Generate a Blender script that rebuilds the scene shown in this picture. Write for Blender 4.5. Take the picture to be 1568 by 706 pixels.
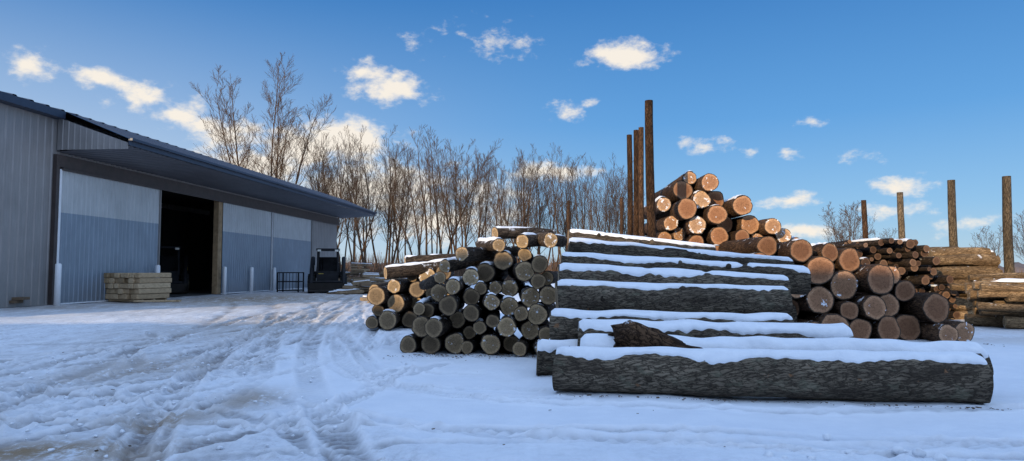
import bpy, math, random
import numpy as np
from mathutils import Vector, Matrix, noise as mn

scene = bpy.context.scene
for o in list(bpy.data.objects): bpy.data.objects.remove(o)

# ------------------------------------------------------------------ helpers
class MB:
    def __init__(s):
        s.v=[]; s.f=[]; s.m=[]; s.uv=[]; s.r=[]; s.sm=[]
    def vert(s,p,r=0.0):
        s.v.append((p[0],p[1],p[2])); s.r.append(r); return len(s.v)-1
    def face(s,idx,mat=0,uv=None,smooth=False):
        s.f.append(tuple(idx)); s.m.append(mat); s.sm.append(smooth)
        s.uv.extend(uv if uv else [(0.0,0.0)]*len(idx))
    def quad(s,a,b,c,d,mat=0,r=0.0):
        i=[s.vert(p,r) for p in (a,b,c,d)]; s.face(i,mat)
    def box(s,c,size,mat=0,rot=None,r=0.0,taper=1.0):
        hx,hy,hz=size[0]/2,size[1]/2,size[2]/2
        M=rot if rot else Matrix.Identity(3)
        P=[]
        for z in(-1,1):
            t=1.0 if z<0 else taper
            for x,y in((-1,-1),(1,-1),(1,1),(-1,1)):
                P.append(s.vert(Vector(c)+M@Vector((x*hx*t,y*hy*t,z*hz)),r))
        for f in((0,3,2,1),(4,5,6,7),(0,1,5,4),(1,2,6,5),(2,3,7,6),(3,0,4,7)):
            s.face([P[i] for i in f],mat)
    def tube(s,pts,rad,sides=6,mat=0,r=0.0,cap=False,smooth=True):
        rings=[]; n=len(pts)
        for i,p in enumerate(pts):
            p=Vector(p)
            d=(Vector(pts[min(i+1,n-1)])-Vector(pts[max(i-1,0)])).normalized()
            u=d.cross(Vector((0.13,0.97,0.2)));
            if u.length<.1: u=d.cross(Vector((1,0,0)))
            u.normalize(); w=d.cross(u)
            rings.append([s.vert(p+(u*math.cos(a)+w*math.sin(a))*rad[i],r) for a in [2*math.pi*k/sides for k in range(sides)]])
        for i in range(n-1):
            for k in range(sides):
                k2=(k+1)%sides
                s.face([rings[i][k],rings[i][k2],rings[i+1][k2],rings[i+1][k]],mat,None,smooth)
        if cap:
            s.face(rings[0][::-1],mat); s.face(rings[-1],mat)
    def ribbed(s,o,A,U,N,L,H,pitch,depth,mat=0,hf=None):
        o=Vector(o);A=Vector(A);U=Vector(U);N=Vector(N)
        n=max(1,round(L/pitch)); p=L/n; pr=[]
        for i in range(n):
            pr+= [(i*p,0),(i*p+p*.68,0),(i*p+p*.77,depth),(i*p+p*.91,depth)]
        pr.append((L,0))
        lo=[s.vert(o+A*a+N*d) for a,d in pr]; hi=[s.vert(o+A*a+N*d+U*(hf(a) if hf else H)) for a,d in pr]
        for i in range(len(pr)-1): s.face([lo[i],lo[i+1],hi[i+1],hi[i]],mat)
    def build(s,name,mats,parent=None,loc=(0,0,0),rot=(0,0,0),bevel=0,coll=True):
        me=bpy.data.meshes.new(name)
        me.from_pydata(s.v,[],s.f)
        for m in mats: me.materials.append(m)
        me.polygons.foreach_set('material_index',s.m)
        me.polygons.foreach_set('use_smooth',s.sm)
        uvl=me.uv_layers.new(name='UVMap')
        uvl.data.foreach_set('uv',np.array(s.uv,dtype=np.float32).ravel())
        at=me.attributes.new('rnd','FLOAT','POINT'); at.data.foreach_set('value',np.array(s.r,dtype=np.float32))
        me.update()
        ob=bpy.data.objects.new(name,me)
        ob.location=loc; ob.rotation_euler=rot
        if coll: scene.collection.objects.link(ob)
        if parent: ob.parent=parent
        if bevel:
            b=ob.modifiers.new('bevel','BEVEL'); b.width=bevel; b.segments=2; b.limit_method='ANGLE'
        return ob
def empty(name,loc=(0,0,0),rz=0):
    e=bpy.data.objects.new(name,None); e.location=loc; e.rotation_euler=(0,0,rz)
    scene.collection.objects.link(e); return e

# ------------------------------------------------------------------ material helpers
class NT:
    def __init__(s,name):
        s.mat=bpy.data.materials.new(name); s.mat.use_nodes=True
        s.t=s.mat.node_tree; s.b=s.t.nodes['Principled BSDF']
    def n(s,typ,**k):
        nd=s.t.nodes.new(typ)
        for a,v in k.items(): setattr(nd,a,v)
        return nd
    def l(s,a,b): s.t.links.new(a,b)
    def ramp(s,src,stops):
        r=s.n('ShaderNodeValToRGB'); e=r.color_ramp.elements
        while len(e)<len(stops): e.new(.5)
        for i,(p,c) in enumerate(stops):
            e[i].position=p; e[i].color=(c if len(c)==4 else (*c,1))
        s.l(src,r.inputs[0]); return r.outputs[0]
    def mix(s,fac,a,b,bt='MIX'):
        m=s.n('ShaderNodeMix',data_type='RGBA',blend_type=bt)
        for i,v in ((0,fac),(6,a),(7,b)):
            if isinstance(v,(int,float)): m.inputs[i].default_value=v
            elif isinstance(v,tuple): m.inputs[i].default_value=(*v,1) if len(v)==3 else v
            else: s.l(v,m.inputs[i])
        return m.outputs[2]
    def math(s,op,a,b=0.0,clamp=False):
        m=s.n('ShaderNodeMath',operation=op,use_clamp=clamp)
        for i,v in ((0,a),(1,b)):
            if isinstance(v,(int,float)): m.inputs[i].default_value=v
            else: s.l(v,m.inputs[i])
        return m.outputs[0]
    def mapr(s,v,a,b,c=0.0,d=1.0):
        m=s.n('ShaderNodeMapRange',interpolation_type='SMOOTHSTEP')
        s.l(v,m.inputs[0])
        for i,x in enumerate((a,b,c,d)): m.inputs[i+1].default_value=x
        return m.outputs[0]
    def noise(s,vec,scale,detail=4,rough=.55):
        m=s.n('ShaderNodeTexNoise'); m.inputs['Scale'].default_value=scale
        m.inputs['Detail'].default_value=detail; m.inputs['Roughness'].default_value=rough
        if vec is not None: s.l(vec,m.inputs['Vector'])
        return m.outputs[0]
    def scalevec(s,vec,sc,add=None):
        m=s.n('ShaderNodeVectorMath',operation='MULTIPLY'); s.l(vec,m.inputs[0]); m.inputs[1].default_value=sc
        if add is None: return m.outputs[0]
        a=s.n('ShaderNodeVectorMath',operation='ADD'); s.l(m.outputs[0],a.inputs[0]); s.l(add,a.inputs[1]); return a.outputs[0]
    def bump(s,h,strength=.5,dist=.02):
        b=s.n('ShaderNodeBump'); b.inputs['Strength'].default_value=strength; b.inputs['Distance'].default_value=dist
        s.l(h,b.inputs['Height']); s.l(b.outputs[0],s.b.inputs['Normal'])
    def col(s,c):
        if isinstance(c,tuple): s.b.inputs['Base Color'].default_value=(*c,1)
        else: s.l(c,s.b.inputs['Base Color'])
    def set(s,rough=None,metal=None,spec=None):
        if rough is not None: s.b.inputs['Roughness'].default_value=rough
        if metal is not None: s.b.inputs['Metallic'].default_value=metal
        if spec is not None: s.b.inputs['Specular IOR Level'].default_value=spec
    def obj(s): return s.n('ShaderNodeTexCoord').outputs['Object']
    def uvc(s): return s.n('ShaderNodeTexCoord').outputs['UV']
    def attr(s,name):
        return s.n('ShaderNodeAttribute',attribute_name=name).outputs['Fac']

def simple(name,c,rough=.6,metal=0.0,var=.25,scale=3.0,bump=0.0,spec=None):
    k=NT(name); o=k.obj(); n=k.noise(o,scale,4,.6)
    d=tuple(x*(1-var) for x in c); h=tuple(min(1,x*(1+var)) for x in c)
    k.col(k.ramp(n,[(.3,d),(.7,h)])); k.set(rough,metal,spec)
    if bump: k.bump(k.noise(o,scale*6,4,.6),bump,.01)
    return k.mat

def bark_mat(name,dark,light,snow=.0,lichen=0.0,su=30,sv=5.0):
    k=NT(name); uv=k.uvc(); rnd=k.attr('rnd')
    cv=k.n('ShaderNodeCombineXYZ'); k.l(k.math('MULTIPLY',rnd,37.0),cv.inputs[2])
    vo=k.n('ShaderNodeTexVoronoi',feature='DISTANCE_TO_EDGE'); vo.inputs['Scale'].default_value=1.0
    dist=k.noise(k.scalevec(uv,(14,7,1),cv.outputs[0]),1.0,4,.65)
    a=k.n('ShaderNodeVectorMath',operation='ADD'); k.l(k.scalevec(uv,(su,sv,1),cv.outputs[0]),a.inputs[0])
    cc=k.n('ShaderNodeCombineXYZ'); k.l(k.math('MULTIPLY',dist,4.0),cc.inputs[0]); k.l(k.math('MULTIPLY',dist,1.5),cc.inputs[1]); k.l(cc.outputs[0],a.inputs[1])
    k.l(a.outputs[0],vo.inputs['Vector'])
    n2=k.noise(k.scalevec(uv,(3,1.1,1),cv.outputs[0]),1.0,6,.7)
    n3=k.noise(k.scalevec(uv,(95,26,1),cv.outputs[0]),1.0,3,.6)
    ridge=k.mapr(vo.outputs[0],0.0,.28)
    h=k.math('ADD',k.math('MULTIPLY',ridge,.6),k.math('MULTIPLY',n3,.65))
    base=k.ramp(n2,[(.36,dark),(.66,light)])
    c=k.mix(k.mapr(h,.2,.8),tuple(x*.4 for x in dark),base)
    if lichen:
        nl=k.noise(k.scalevec(uv,(4,2.5,1),cv.outputs[0]),1.3,6,.7)
        c=k.mix(k.mapr(nl,.54,.66,0,lichen),c,(.19,.18,.125))
        nr=k.noise(k.scalevec(uv,(3,3,1),cv.outputs[0]),1.9,4,.6)
        c=k.mix(k.mapr(nr,.66,.72,0,.85),c,(.24,.12,.06))
    br=k.mapr(rnd,0,1,.65,1.25); m=k.n('ShaderNodeHueSaturation'); k.l(c,m.inputs['Color']); k.l(br,m.inputs['Value'])
    c=m.outputs[0]
    if snow>0:
        g=k.n('ShaderNodeNewGeometry'); sx=k.n('ShaderNodeSeparateXYZ'); k.l(g.outputs['Normal'],sx.inputs[0])
        po=k.noise(k.obj(),3.5,5,.7)
        f=k.math('MULTIPLY',k.mapr(sx.outputs[2],.2,.75),k.mapr(po,.64-snow*.2,.70-snow*.2))
        c=k.mix(f,c,(.85,.88,.93))
    k.col(c); k.set(.9,0,.15); k.bump(h,.9,.02)
    return k.mat

def cut_mat(name,c_dark,c_mid,c_light,snow=.2):
    k=NT(name); uv=k.uvc(); rnd=k.attr('rnd')
    cv=k.n('ShaderNodeCombineXYZ'); k.l(k.math('MULTIPLY',rnd,53.0),cv.inputs[2]); k.l(k.math('MULTIPLY',rnd,17.0),cv.inputs[0])
    off=k.scalevec(uv,(1,1,0),cv.outputs[0])
    ln=k.n('ShaderNodeVectorMath',operation='LENGTH'); k.l(uv,ln.inputs[0]); R=ln.outputs['Value']
    n1=k.noise(off,1.3,4,.6); n2=k.noise(off,7,5,.65)
    Rd=k.math('ADD',R,k.math('MULTIPLY',n1,.35))
    ring=k.math('SINE',k.math('MULTIPLY',Rd,58.0))
    base=k.ramp(rnd,[(0,c_dark),(.45,c_mid),(.9,c_light),(1,tuple(min(.75,x*1.25+.05) for x in c_light))])
    heart=k.mix(k.mapr(Rd,.75,1.0),k.mix(.45,base,c_dark),k.mix(.25,base,c_light))
    c=k.mix(k.math('MULTIPLY',k.mapr(ring,-.2,1),.25),heart,c_dark)
    c=k.mix(k.mapr(n2,.42,.72,0,.55),c,tuple(x*.5 for x in c_dark))
    sp=k.n('ShaderNodeSeparateXYZ'); k.l(uv,sp.inputs[0])
    ang=k.math('ARCTAN2',sp.outputs[1],sp.outputs[0])
    ca=k.n('ShaderNodeCombineXYZ'); k.l(k.math('MULTIPLY',ang,2.0),ca.inputs[0]); k.l(k.math('MULTIPLY',rnd,91.0),ca.inputs[1]); k.l(k.math('MULTIPLY',R,.35),ca.inputs[2])
    cr=k.noise(ca.outputs[0],2.1,3,.5)
    crack=k.math('MULTIPLY',k.mapr(k.math('ABSOLUTE',k.math('SUBTRACT',cr,.52)),.012,.0),k.mapr(R,.95,.3))
    c=k.mix(k.math('MULTIPLY',crack,.8),c,(.03,.02,.012))
    c=k.mix(k.mapr(k.math('ADD',R,k.math('MULTIPLY',n2,.10)),.93,.99),c,(.05,.036,.026))
    if snow>0:
        sn=k.noise(off,1.7,6,.7)
        g=k.math('ADD',sn,k.mapr(rnd,0,1,-.12,.06))
        c=k.mix(k.mapr(g,.66-snow*.2,.70-snow*.2),c,(.82,.86,.92))
    k.col(c); k.set(.85,0,.2)
    k.bump(k.math('ADD',k.math('MULTIPLY',ring,.15),n2),.6,.012)
    return k.mat

def snow_mat(name='snow'):
    k=NT(name); o=k.obj()
    n=k.noise(o,7,5,.6); n2=k.noise(o,60,3,.6)
    k.col(k.ramp(n,[(.25,(.78,.81,.86)),(.7,(.88,.9,.93))]))
    k.set(.75,0,.25)
    k.bump(k.math('ADD',n,k.math('MULTIPLY',n2,.3)),.5,.04)
    return k.mat
M_SNOW=snow_mat()
M_BARK=bark_mat('bark_gray',(.078,.06,.044),(.225,.18,.128),snow=0,lichen=.45,su=34,sv=6)
M_BARKS=bark_mat('bark_snowy',(.038,.028,.021),(.13,.095,.066),snow=.35)
M_BARKR=bark_mat('bark_reddish',(.06,.033,.02),(.2,.115,.065),snow=.2)
M_BARKY=bark_mat('bark_pale',(.20,.125,.065),(.46,.31,.17),snow=.12)
M_BARKD=bark_mat('bark_dark',(.025,.018,.014),(.08,.055,.04),snow=.15)  # bark for the brush pile, its unlit look put into the colour
M_CUT_TAN=cut_mat('cut_end_tan',(.10,.07,.042),(.29,.205,.12),(.58,.41,.23),.12)
M_CUT_OR=cut_mat('cut_end_orange',(.22,.10,.05),(.44,.21,.105),(.60,.37,.21),.26)
M_CUT_OR2=cut_mat('cut_end_brown',(.15,.07,.036),(.34,.17,.09),(.54,.31,.175),.05)
M_CUT_D=cut_mat('cut_end_dark',(.05,.028,.018),(.13,.07,.042),(.26,.15,.09),.0)  # darker cut ends, the brush pile's shade is in the colour

# ------------------------------------------------------------------ logs
def add_log(B,p0,p1,r0,r1,rnd,rng,nl=6,ns=20,bend=0.0,rough=.05,mb=0,mc=1):
    p0=Vector(p0);p1=Vector(p1);a=(p1-p0);L=a.length;a.normalize()
    n=Vector((0,0,1))-a*a.z; n.normalize(); b=a.cross(n)
    sd=rng.random()*100; ph=rng.random()*6.28
    tl=(rng.random()-.5)*.2; tl2=(rng.random()-.5)*.2
    ring_pts=[]
    for i in range(nl+1):
        t=i/nl; c=p0+a*(L*t)+(n*math.sin(ph)+b*math.cos(ph))*bend*math.sin(math.pi*t)
        r=r0+(r1-r0)*t; ring=[]
        for k in range(ns):
            th=2*math.pi*k/ns
            rr=r*(1+rough*2*mn.noise(Vector((math.cos(th)*1.3+sd,math.sin(th)*1.3,t*L*.9+sd)))+rough*.9*mn.noise(Vector((math.cos(th)*4,math.sin(th)*4+sd,t*L*3))))
            q=c+(n*math.sin(th)+b*math.cos(th))*rr
            if i==0: q+=a*(math.sin(th)*tl+math.cos(th)*tl2)*r
            ring.append(q)
        ring_pts.append((c,ring,r))
    idx=[[B.vert(p,rnd) for p in rp[1]] for rp in ring_pts]
    for i in range(nl):
        for k in range(ns):
            k2=(k+1)%ns; u0=2*math.pi*k/ns*r0; u1=2*math.pi*(k+1)/ns*r0; v0=L*i/nl; v1=L*(i+1)/nl
            B.face([idx[i][k2],idx[i][k],idx[i+1][k],idx[i+1][k2]],mb,[(u1,v0),(u0,v0),(u0,v1),(u1,v1)],True)
    for end in (0,-1):
        c,ring,r=ring_pts[end]
        sgn=-1 if end==0 else 1
        rim=[B.vert(p,rnd) for p in ring]; cen=B.vert(c+a*sgn*.004,rnd)
        for k in range(ns):
            k2=(k+1)%ns
            t1=2*math.pi*k/ns;t2=2*math.pi*(k+1)/ns
            uv=[(0,0),(math.cos(t1),math.sin(t1)),(math.cos(t2),math.sin(t2))]
            f=[cen,rim[k],rim[k2]]
            if end==-1: f=f[::-1]; uv=uv[::-1]
            B.face(f,mc,uv)
def add_cap(B,p0,p1,r0,r1,rng,T=.07,wid=60,nl=40,na=10,mat=2,var=25,jag=.5,patch=0.0):
    p0=Vector(p0);p1=Vector(p1);a=(p1-p0);L=a.length;a.normalize()
    n=Vector((0,0,1))-a*a.z; n.normalize(); b=a.cross(n); sd=rng.random()*200
    G=[]
    for i in range(nl+1):
        t=i/nl; c=p0+a*(L*t*.996+.002*L); r=(r0+(r1-r0)*t)*.985
        pf=1.0
        if patch: 
            g=mn.noise(Vector((t*L*1.5,sd,31)))+.5*mn.noise(Vector((t*L*5,sd,37)))
            pf=min(1,max(.0,(g+.75-patch)*2.2))
        w1=math.radians(max(6,wid+var*1.5*mn.noise(Vector((t*L*1.3,sd,0)))+var*jag*mn.noise(Vector((t*L*9,sd,3)))))*(.3+.7*pf)
        w2=math.radians(max(6,wid+var*1.5*mn.noise(Vector((t*L*1.3,sd,9)))+var*jag*mn.noise(Vector((t*L*9,sd,13)))))*(.3+.7*pf)
        ef=min(1,t*L/.06,(1-t)*L/.06)
        row=[]
        for j in range(na+1):
            s=j/na*2-1; ang=(w1 if s<0 else w2)*s
            th=T*max(0,1-abs(s)**3.0)*(1+.6*mn.noise(Vector((t*L*2.2,s*1.5+sd,5))))*(.3+.7*ef)
            if patch: th=th*pf-.025*(1-pf)**2
            if abs(s)>.999: th=-.02
            row.append(B.vert(c+(n*math.cos(ang)+b*math.sin(ang))*(r+th),0.5))
        G.append(row)
    for i in range(nl):
        for j in range(na):
            B.face([G[i][j],G[i+1][j],G[i+1][j+1],G[i][j+1]],mat,None,True)

def pack(x0,x1,prof,rmin,rmax,rng,wl=False,wr=False,nmax=260,jit=.15):
    px=[p[0] for p in prof]; pz=[p[1] for p in prof]; fails=0
    first=rmin+(rmax-rmin)*rng.random()
    C=np.array([[x0+first,first,first]])
    while len(C)<nmax and fails<14:
        r=rmin+(rmax-rmin)*rng.random()
        X,Z,R=C[:,0],C[:,1],C[:,2]; cand=[]
        g=2*np.sqrt(R*r)
        cand.append(np.stack([X+g,np.full_like(X,r)],1))
        if wl:
            dx=(x0+r)-X; q=(R+r)**2-dx**2; ok=q>0
            cand.append(np.stack([np.full(ok.sum(),x0+r),Z[ok]+np.sqrt(q[ok])],1))
        i,j=np.nonzero(np.triu(np.hypot(X[:,None]-X,Z[:,None]-Z)<R[:,None]+R+2*r,1))
        if len(i):
            a=R[i]+r;b=R[j]+r;dx=X[j]-X[i];dz=Z[j]-Z[i];d=np.hypot(dx,dz)
            t=(a*a-b*b+d*d)/(2*d);h=np.sqrt(np.maximum(a*a-t*t,0))
            for sg in(-1,1):
                cx=X[i]+t*dx/d-sg*h*dz/d; cz=Z[i]+t*dz/d+sg*h*dx/d
                cand.append(np.stack([cx,cz],1))
        K=np.concatenate(cand)
        ok=(K[:,0]-r>=x0-1e-6)&(K[:,0]+r<=x1+1e-6)&(K[:,1]>=r-1e-6)&(K[:,1]+r<=np.interp(K[:,0],px,pz)+.06)
        K=K[ok]
        if len(K):
            D=np.hypot(K[:,None,0]-X,K[:,None,1]-Z)
            K=K[(D>=R+r-2e-3).all(1)]
        if not len(K): fails+=1; continue
        fails=0
        s=K[:,1]+np.array([rng.random()*jit for _ in range(len(K))])
        k=K[np.argmin(s)]
        C=np.vstack([C,[k[0],k[1],r]])
    return C

def pile(name,x0,x1,prof,rmin,rmax,yf,length,seed,mats,wl=False,setback=None,yaw=0.0,yjit=.3,capsnow=.6,nmax=260,ns=18,T=.05,yawj=.05,loose=()):
    rng=random.Random(seed); C=pack(x0,x1,prof,rmin,rmax,rng,wl,nmax=nmax); B=MB()
    for (x,z,r) in C:
        y=yf+(rng.random()-.5)*2*yjit+(setback(x,z) if setback else 0)
        L=length*(.9+.2*rng.random()); dx=math.tan(yaw+(rng.random()-.5)*yawj*2)*L
        rr=r*.97
        p0=(x-dx*.3,y,z); p1=(x+dx*.7,y+L,z)
        add_log(B,p0,p1,rr,rr*(.88+.12*rng.random()),rng.random(),rng,nl=4,ns=ns,rough=.07)
        above=[c for c in C if c[1]>z+.3*r and abs(c[0]-x)<r+c[2]*.4 and (c[1]-z)<r+c[2]+.12]
        if not above and rng.random()<capsnow:
            add_cap(B,p0,p1,rr,rr*.93,rng,T=T,wid=44,nl=18,na=6,var=22,patch=.25)
        elif rng.random()<.3*capsnow:
            e=Vector(p0)+(Vector(p1)-Vector(p0))*.12
            add_cap(B,p0,e,rr,rr,rng,T=T*.6,wid=38,nl=5,na=6,var=18)
    for (a,b,r) in loose:
        add_log(B,a,b,r,r*.85,rng.random()*.4+.6,rng,nl=6,ns=ns,rough=.07,bend=.03)
        if rng.random()<.6: add_cap(B,a,b,r,r*.87,rng,T=.035,wid=40,nl=20,na=6,var=22,patch=.3)
    return B.build(name,mats+[M_SNOW])

pile('log_pile',-1.95,.92,[(-1.95,.45),(-1.7,.95),(-1.3,1.35),(-.9,1.6),(-.5,1.78),(0,1.9),(.92,1.95)],.12,.2,12.5,2.6,5,[M_BARKS,M_CUT_TAN],
     setback=lambda x,z:max(0,z-1.0)*.8,yaw=.02,yjit=.38,capsnow=.7,ns=20,yawj=.14,T=.04,
     loose=[((-.95,13.0,1.83),(.1,15.4,1.95),.14),((-.25,13.2,2.0),(-.7,15.2,2.1),.13),((.2,13.35,2.08),(1.1,14.9,2.15),.14),((.75,13.3,2.1),(.15,15.2,2.2),.15),((-1.3,13.3,1.6),(-.3,15.2,1.8),.13),((-.35,14.0,2.27),(.9,15.0,2.3),.13),((-1.35,12.9,1.38),(-1.9,14.8,1.2),.12)])
pile('log_pile',-3.8,-1.5,[(-3.8,.75),(-3.5,1.15),(-3.0,1.4),(-2.4,1.6),(-1.5,1.7)],.15,.26,18.0,3.0,8,[M_BARKS,M_CUT_TAN],yjit=.6,capsnow=.8,yawj=.15,
     loose=[((-3.3,17.9,1.45),(-1.2,18.9,1.75),.17),((-2.9,18.6,1.75),(-.9,19.2,1.85),.16),((-3.7,18.5,1.0),(-3.0,20.8,1.15),.16)])
pile('log_pile',3.86,9.2,[(3.8,3.5),(4.3,3.8),(4.8,4.15),(5.75,3.8),(6.35,3.3),(6.9,2.7),(7.9,2.2),(9.2,.9)],.18,.275,18.0,2.9,21,[M_BARKR,M_CUT_OR],wl=True,yjit=.45,capsnow=.5)
pile('log_pile',4.8,9.75,[(4.8,2.1),(5.6,2.3),(6.4,2.3),(7.1,2.1),(7.8,1.85),(8.5,1.5),(9.3,.75),(9.75,.5)],.2,.335,14.5,2.9,33,[M_BARKR,M_CUT_OR2],yjit=.38,capsnow=.3,yawj=.08)
pile('brush_log_pile',9.6,13.2,[(9.6,2.0),(10.4,2.45),(12.0,2.4),(12.6,1.8),(13.2,.8)],.055,.14,20.6,3.0,41,[M_BARKD,M_CUT_D],yjit=.7,capsnow=.12,ns=10,nmax=330,yawj=.2)

def cross_pile(name,depth,height_prof,rmin,rmax,length,seed,loc,rz,mats,T=.05,cs=.6):
    rng=random.Random(seed); C=pack(0,depth,height_prof,rmin,rmax,rng,True); B=MB()
    for (x,z,r) in C:
        L=length*(.75+.35*rng.random()); y=-L/2+(rng.random()-.5)*.6
        rr=r*.97; p0=(x,y,z);p1=(x+(rng.random()-.5)*.35,y+L,z+(rng.random()-.5)*.06)
        add_log(B,p0,p1,rr,rr*.82,rng.random(),rng,nl=14,ns=18,bend=.06,rough=.16)
        if rng.random()<cs and not [c for c in C if c[1]>z+.3*r and abs(c[0]-x)<r+c[2]*.3 and (c[1]-z)<r+c[2]+.12]:
            add_cap(B,p0,p1,rr,rr*.88,rng,T=T,wid=30,nl=24,na=7,var=25,patch=.3)
    ob=B.build(name,mats+[M_SNOW]); ob.location=loc; ob.rotation_euler=(0,0,rz); return ob
cross_pile('log_pile',2.2,[(0,1.8),(.5,2.3),(2.2,2.35)],.14,.24,2.2,3,(14.1,21.4,0),math.radians(82),[M_BARKY,M_CUT_TAN],cs=.4)
cross_pile('log_pile',1.9,[(0,1.0),(.5,1.3),(1.9,1.4)],.11,.2,3.0,6,(13.75,17.6,0),math.radians(72),[M_BARKY,M_CUT_TAN],cs=.35)

# long snow covered logs (x0,y0,z0,r0, x1,y1,z1,r1, snow thickness, snow width, patchiness)
LOGS=[
 (.56,8.72,.26,.262, 5.32,7.85,.27,.268,.045,42,0),
 (.36,10.0,.23,.235, 4.6,9.7,.22,.22,.06,52,0),
 (.92,9.36,.32,.25, 5.85,8.62,.30,.24,.085,68,0),
 (.95,9.92,.54,.22, 4.75,9.75,.5,.2,.06,60,0),
 (.55,10.45,.24,.23, 4.9,10.4,.24,.23,.05,50,0),
 (.58,10.42,.67,.215, 4.15,10.28,.62,.2,.05,52,0),
 (.70,10.82,1.07,.262, 4.28,10.72,.98,.245,.04,36,0),
 (.76,11.25,1.37,.235, 4.42,11.1,1.2,.21,.042,42,.1),
 (.84,11.8,1.58,.22, 4.95,11.55,1.33,.22,.042,44,.12),
 (1.0,12.35,1.86,.22, 4.95,12.2,1.5,.2,.042,42,.05),
 (1.05,12.8,2.1,.17, 3.75,12.7,1.83,.12,.038,44,.12),
 (.7,10.95,.25,.25, 4.6,10.95,.25,.25,.0,0,0),(.7,11.5,.26,.26, 4.8,11.4,.26,.26,0,0,0),(.8,12.05,.26,.26,4.9,12,.26,.26,0,0,0),(.9,12.6,.26,.26,4.9,12.55,.26,.26,0,0,0),
 (.75,11.15,.7,.24,4.4,11.1,.68,.24,0,0,0),(.8,11.7,.74,.25,4.7,11.6,.7,.25,0,0,0),(.95,12.25,.74,.25,4.8,12.2,.72,.25,0,0,0),(.95,12.75,.76,.24,4.7,12.7,.72,.24,0,0,0),
 (.85,11.7,1.18,.22,4.5,11.65,1.02,.2,0,0,0),(.95,12.15,1.22,.24,4.6,12.1,1.1,.22,0,0,0),(1.0,12.65,1.25,.25,4.6,12.6,1.15,.25,0,0,0),(1.05,12.7,1.68,.2,4.3,12.7,1.5,.18,0,0,0),
]
rng=random.Random(77)
for q in LOGS:
    p0=(q[0],q[1],q[2]);p1=(q[4],q[5],q[6])
    B=MB()
    add_log(B,p0,p1,q[3],q[7],rng.random()*.7+.2,rng,nl=70,ns=44,rough=.07)
    name='snow_covered_log' if q[8]>0 else 'stacked_log'
    ob=B.build(name,[M_BARK,M_CUT_TAN])
    if q[8]>0:
        K=MB()
        for _ in range(4):
            t=rng.random()*.9+.05; c=Vector(p0).lerp(Vector(p1),t); an=rng.random()*1.6-.5
            d=Vector((rng.random()*.4-.2,-math.cos(an),math.sin(an))).normalized(); r=q[3]+(q[7]-q[3])*t
            kr=.02+.03*rng.random()
            K.tube([c+d*(r*.8),c+d*(r*1.0),c+d*(r*1.0+.01+.03*rng.random())],[kr*2.1,kr*1.3,kr*.8],10,0,rng.random(),cap=True)
        K.build('knots',[M_BARK],parent=ob)
        S=MB(); add_cap(S,p0,p1,q[3],q[7],rng,T=q[8],wid=q[9],nl=190,na=16,mat=0,var=24,jag=.5,patch=q[10])
        S.build('snow_cap',[M_SNOW],parent=ob)
        if abs(q[0]-.92)<1e-6:
            K=MB()
            pts=[(1.36,9.1,.62),(1.55,9.08,.60),(1.8,9.05,.56),(2.1,9.0,.50),(2.65,8.95,.42)]
            K2=[.15,.22,.19,.14,.05]
            NS=28; NL=20; rings=[]
            for i in range(NL+1):
                f=i/NL*4; i0=min(3,int(f)); ff=f-i0; p=Vector(pts[i0]).lerp(Vector(pts[i0+1]),ff); r=K2[i0]*(1-ff)+K2[i0+1]*ff
                rings.append([K.vert(p+Vector((0,math.cos(a)*r,math.sin(a)*r))*(1+.45*mn.noise(Vector((math.cos(a)*1.6,math.sin(a)*1.6,p[0]*3)))+.3*mn.noise(Vector((math.cos(a)*5,math.sin(a)*5,p[0]*5))))+Vector((mn.noise(Vector((a*2,p[0],7)))*.12*(1 if i<2 else .2),0,0)),.3) for a in [2*math.pi*j/NS for j in range(NS)]])
            for i in range(NL):
                for k in range(NS):
                    k2=(k+1)%NS; K.face([rings[i][k],rings[i][k2],rings[i+1][k2],rings[i+1][k]],0,[(k*.03,i*.07),(k*.03+.03,i*.07),(k*.03+.03,i*.07+.07),(k*.03,i*.07+.07)],True)
            K.face(rings[0][::-1],0); K.build('torn_branch_stub',[M_BARKR],parent=ob)

# ------------------------------------------------------------------ posts
M_POST=bark_mat('post_wood',(.05,.028,.016),(.16,.085,.045))
M_POST2=bark_mat('post_wood_gray',(.10,.075,.05),(.27,.2,.125))
def mkpost(x,y,h,r,lean=0,mat=M_POST,seed=1):
    B=MB(); rg=random.Random(seed); ns=16; nl=26; idx=[]; rnd=rg.random()
    for i in range(nl+1):
        t=i/nl; z=-.3+(h+.3)*t; cx=x+lean*t+.02*math.sin(t*5+seed)
        idx.append([B.vert((cx+math.cos(a)*r*(1.12-.2*t)*(1+.08*mn.noise(Vector((math.cos(a)*2,math.sin(a)*2+seed,z*2)))),y+math.sin(a)*r*(1.12-.2*t),z),rnd) for a in [2*math.pi*k/ns for k in range(ns)]])
    for i in range(nl):
        for k in range(ns):
            k2=(k+1)%ns; w=2*math.pi*r/ns; v0=(h+.3)*i/nl; v1=(h+.3)*(i+1)/nl
            B.face([idx[i][k],idx[i][k2],idx[i+1][k2],idx[i+1][k]],0,[(k*w,v0),(k*w+w,v0),(k*w+w,v1),(k*w,v1)],True)
    B.face([B.vert(B.v[j],rnd) for j in idx[-1]],0)
    B.build('wooden_post',[mat])
mkpost(3.36,16.3,5.6,.105,-.06,seed=1)
mkpost(3.48,18.2,5.35,.075,-.03,seed=2)
mkpost(3.64,20.0,5.65,.085,.0,seed=3)
mkpost(3.74,21.7,5.85,.09,.0,seed=4)
mkpost(13.4,26,4.2,.1,0,seed=5)
mkpost(14.8,26,4.5,.12,0,M_POST2,6)
mkpost(15.2,23.6,4.65,.13,.02,M_POST2,7)
mkpost(15.35,21.2,4.45,.13,.03,M_POST2,8)
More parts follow.
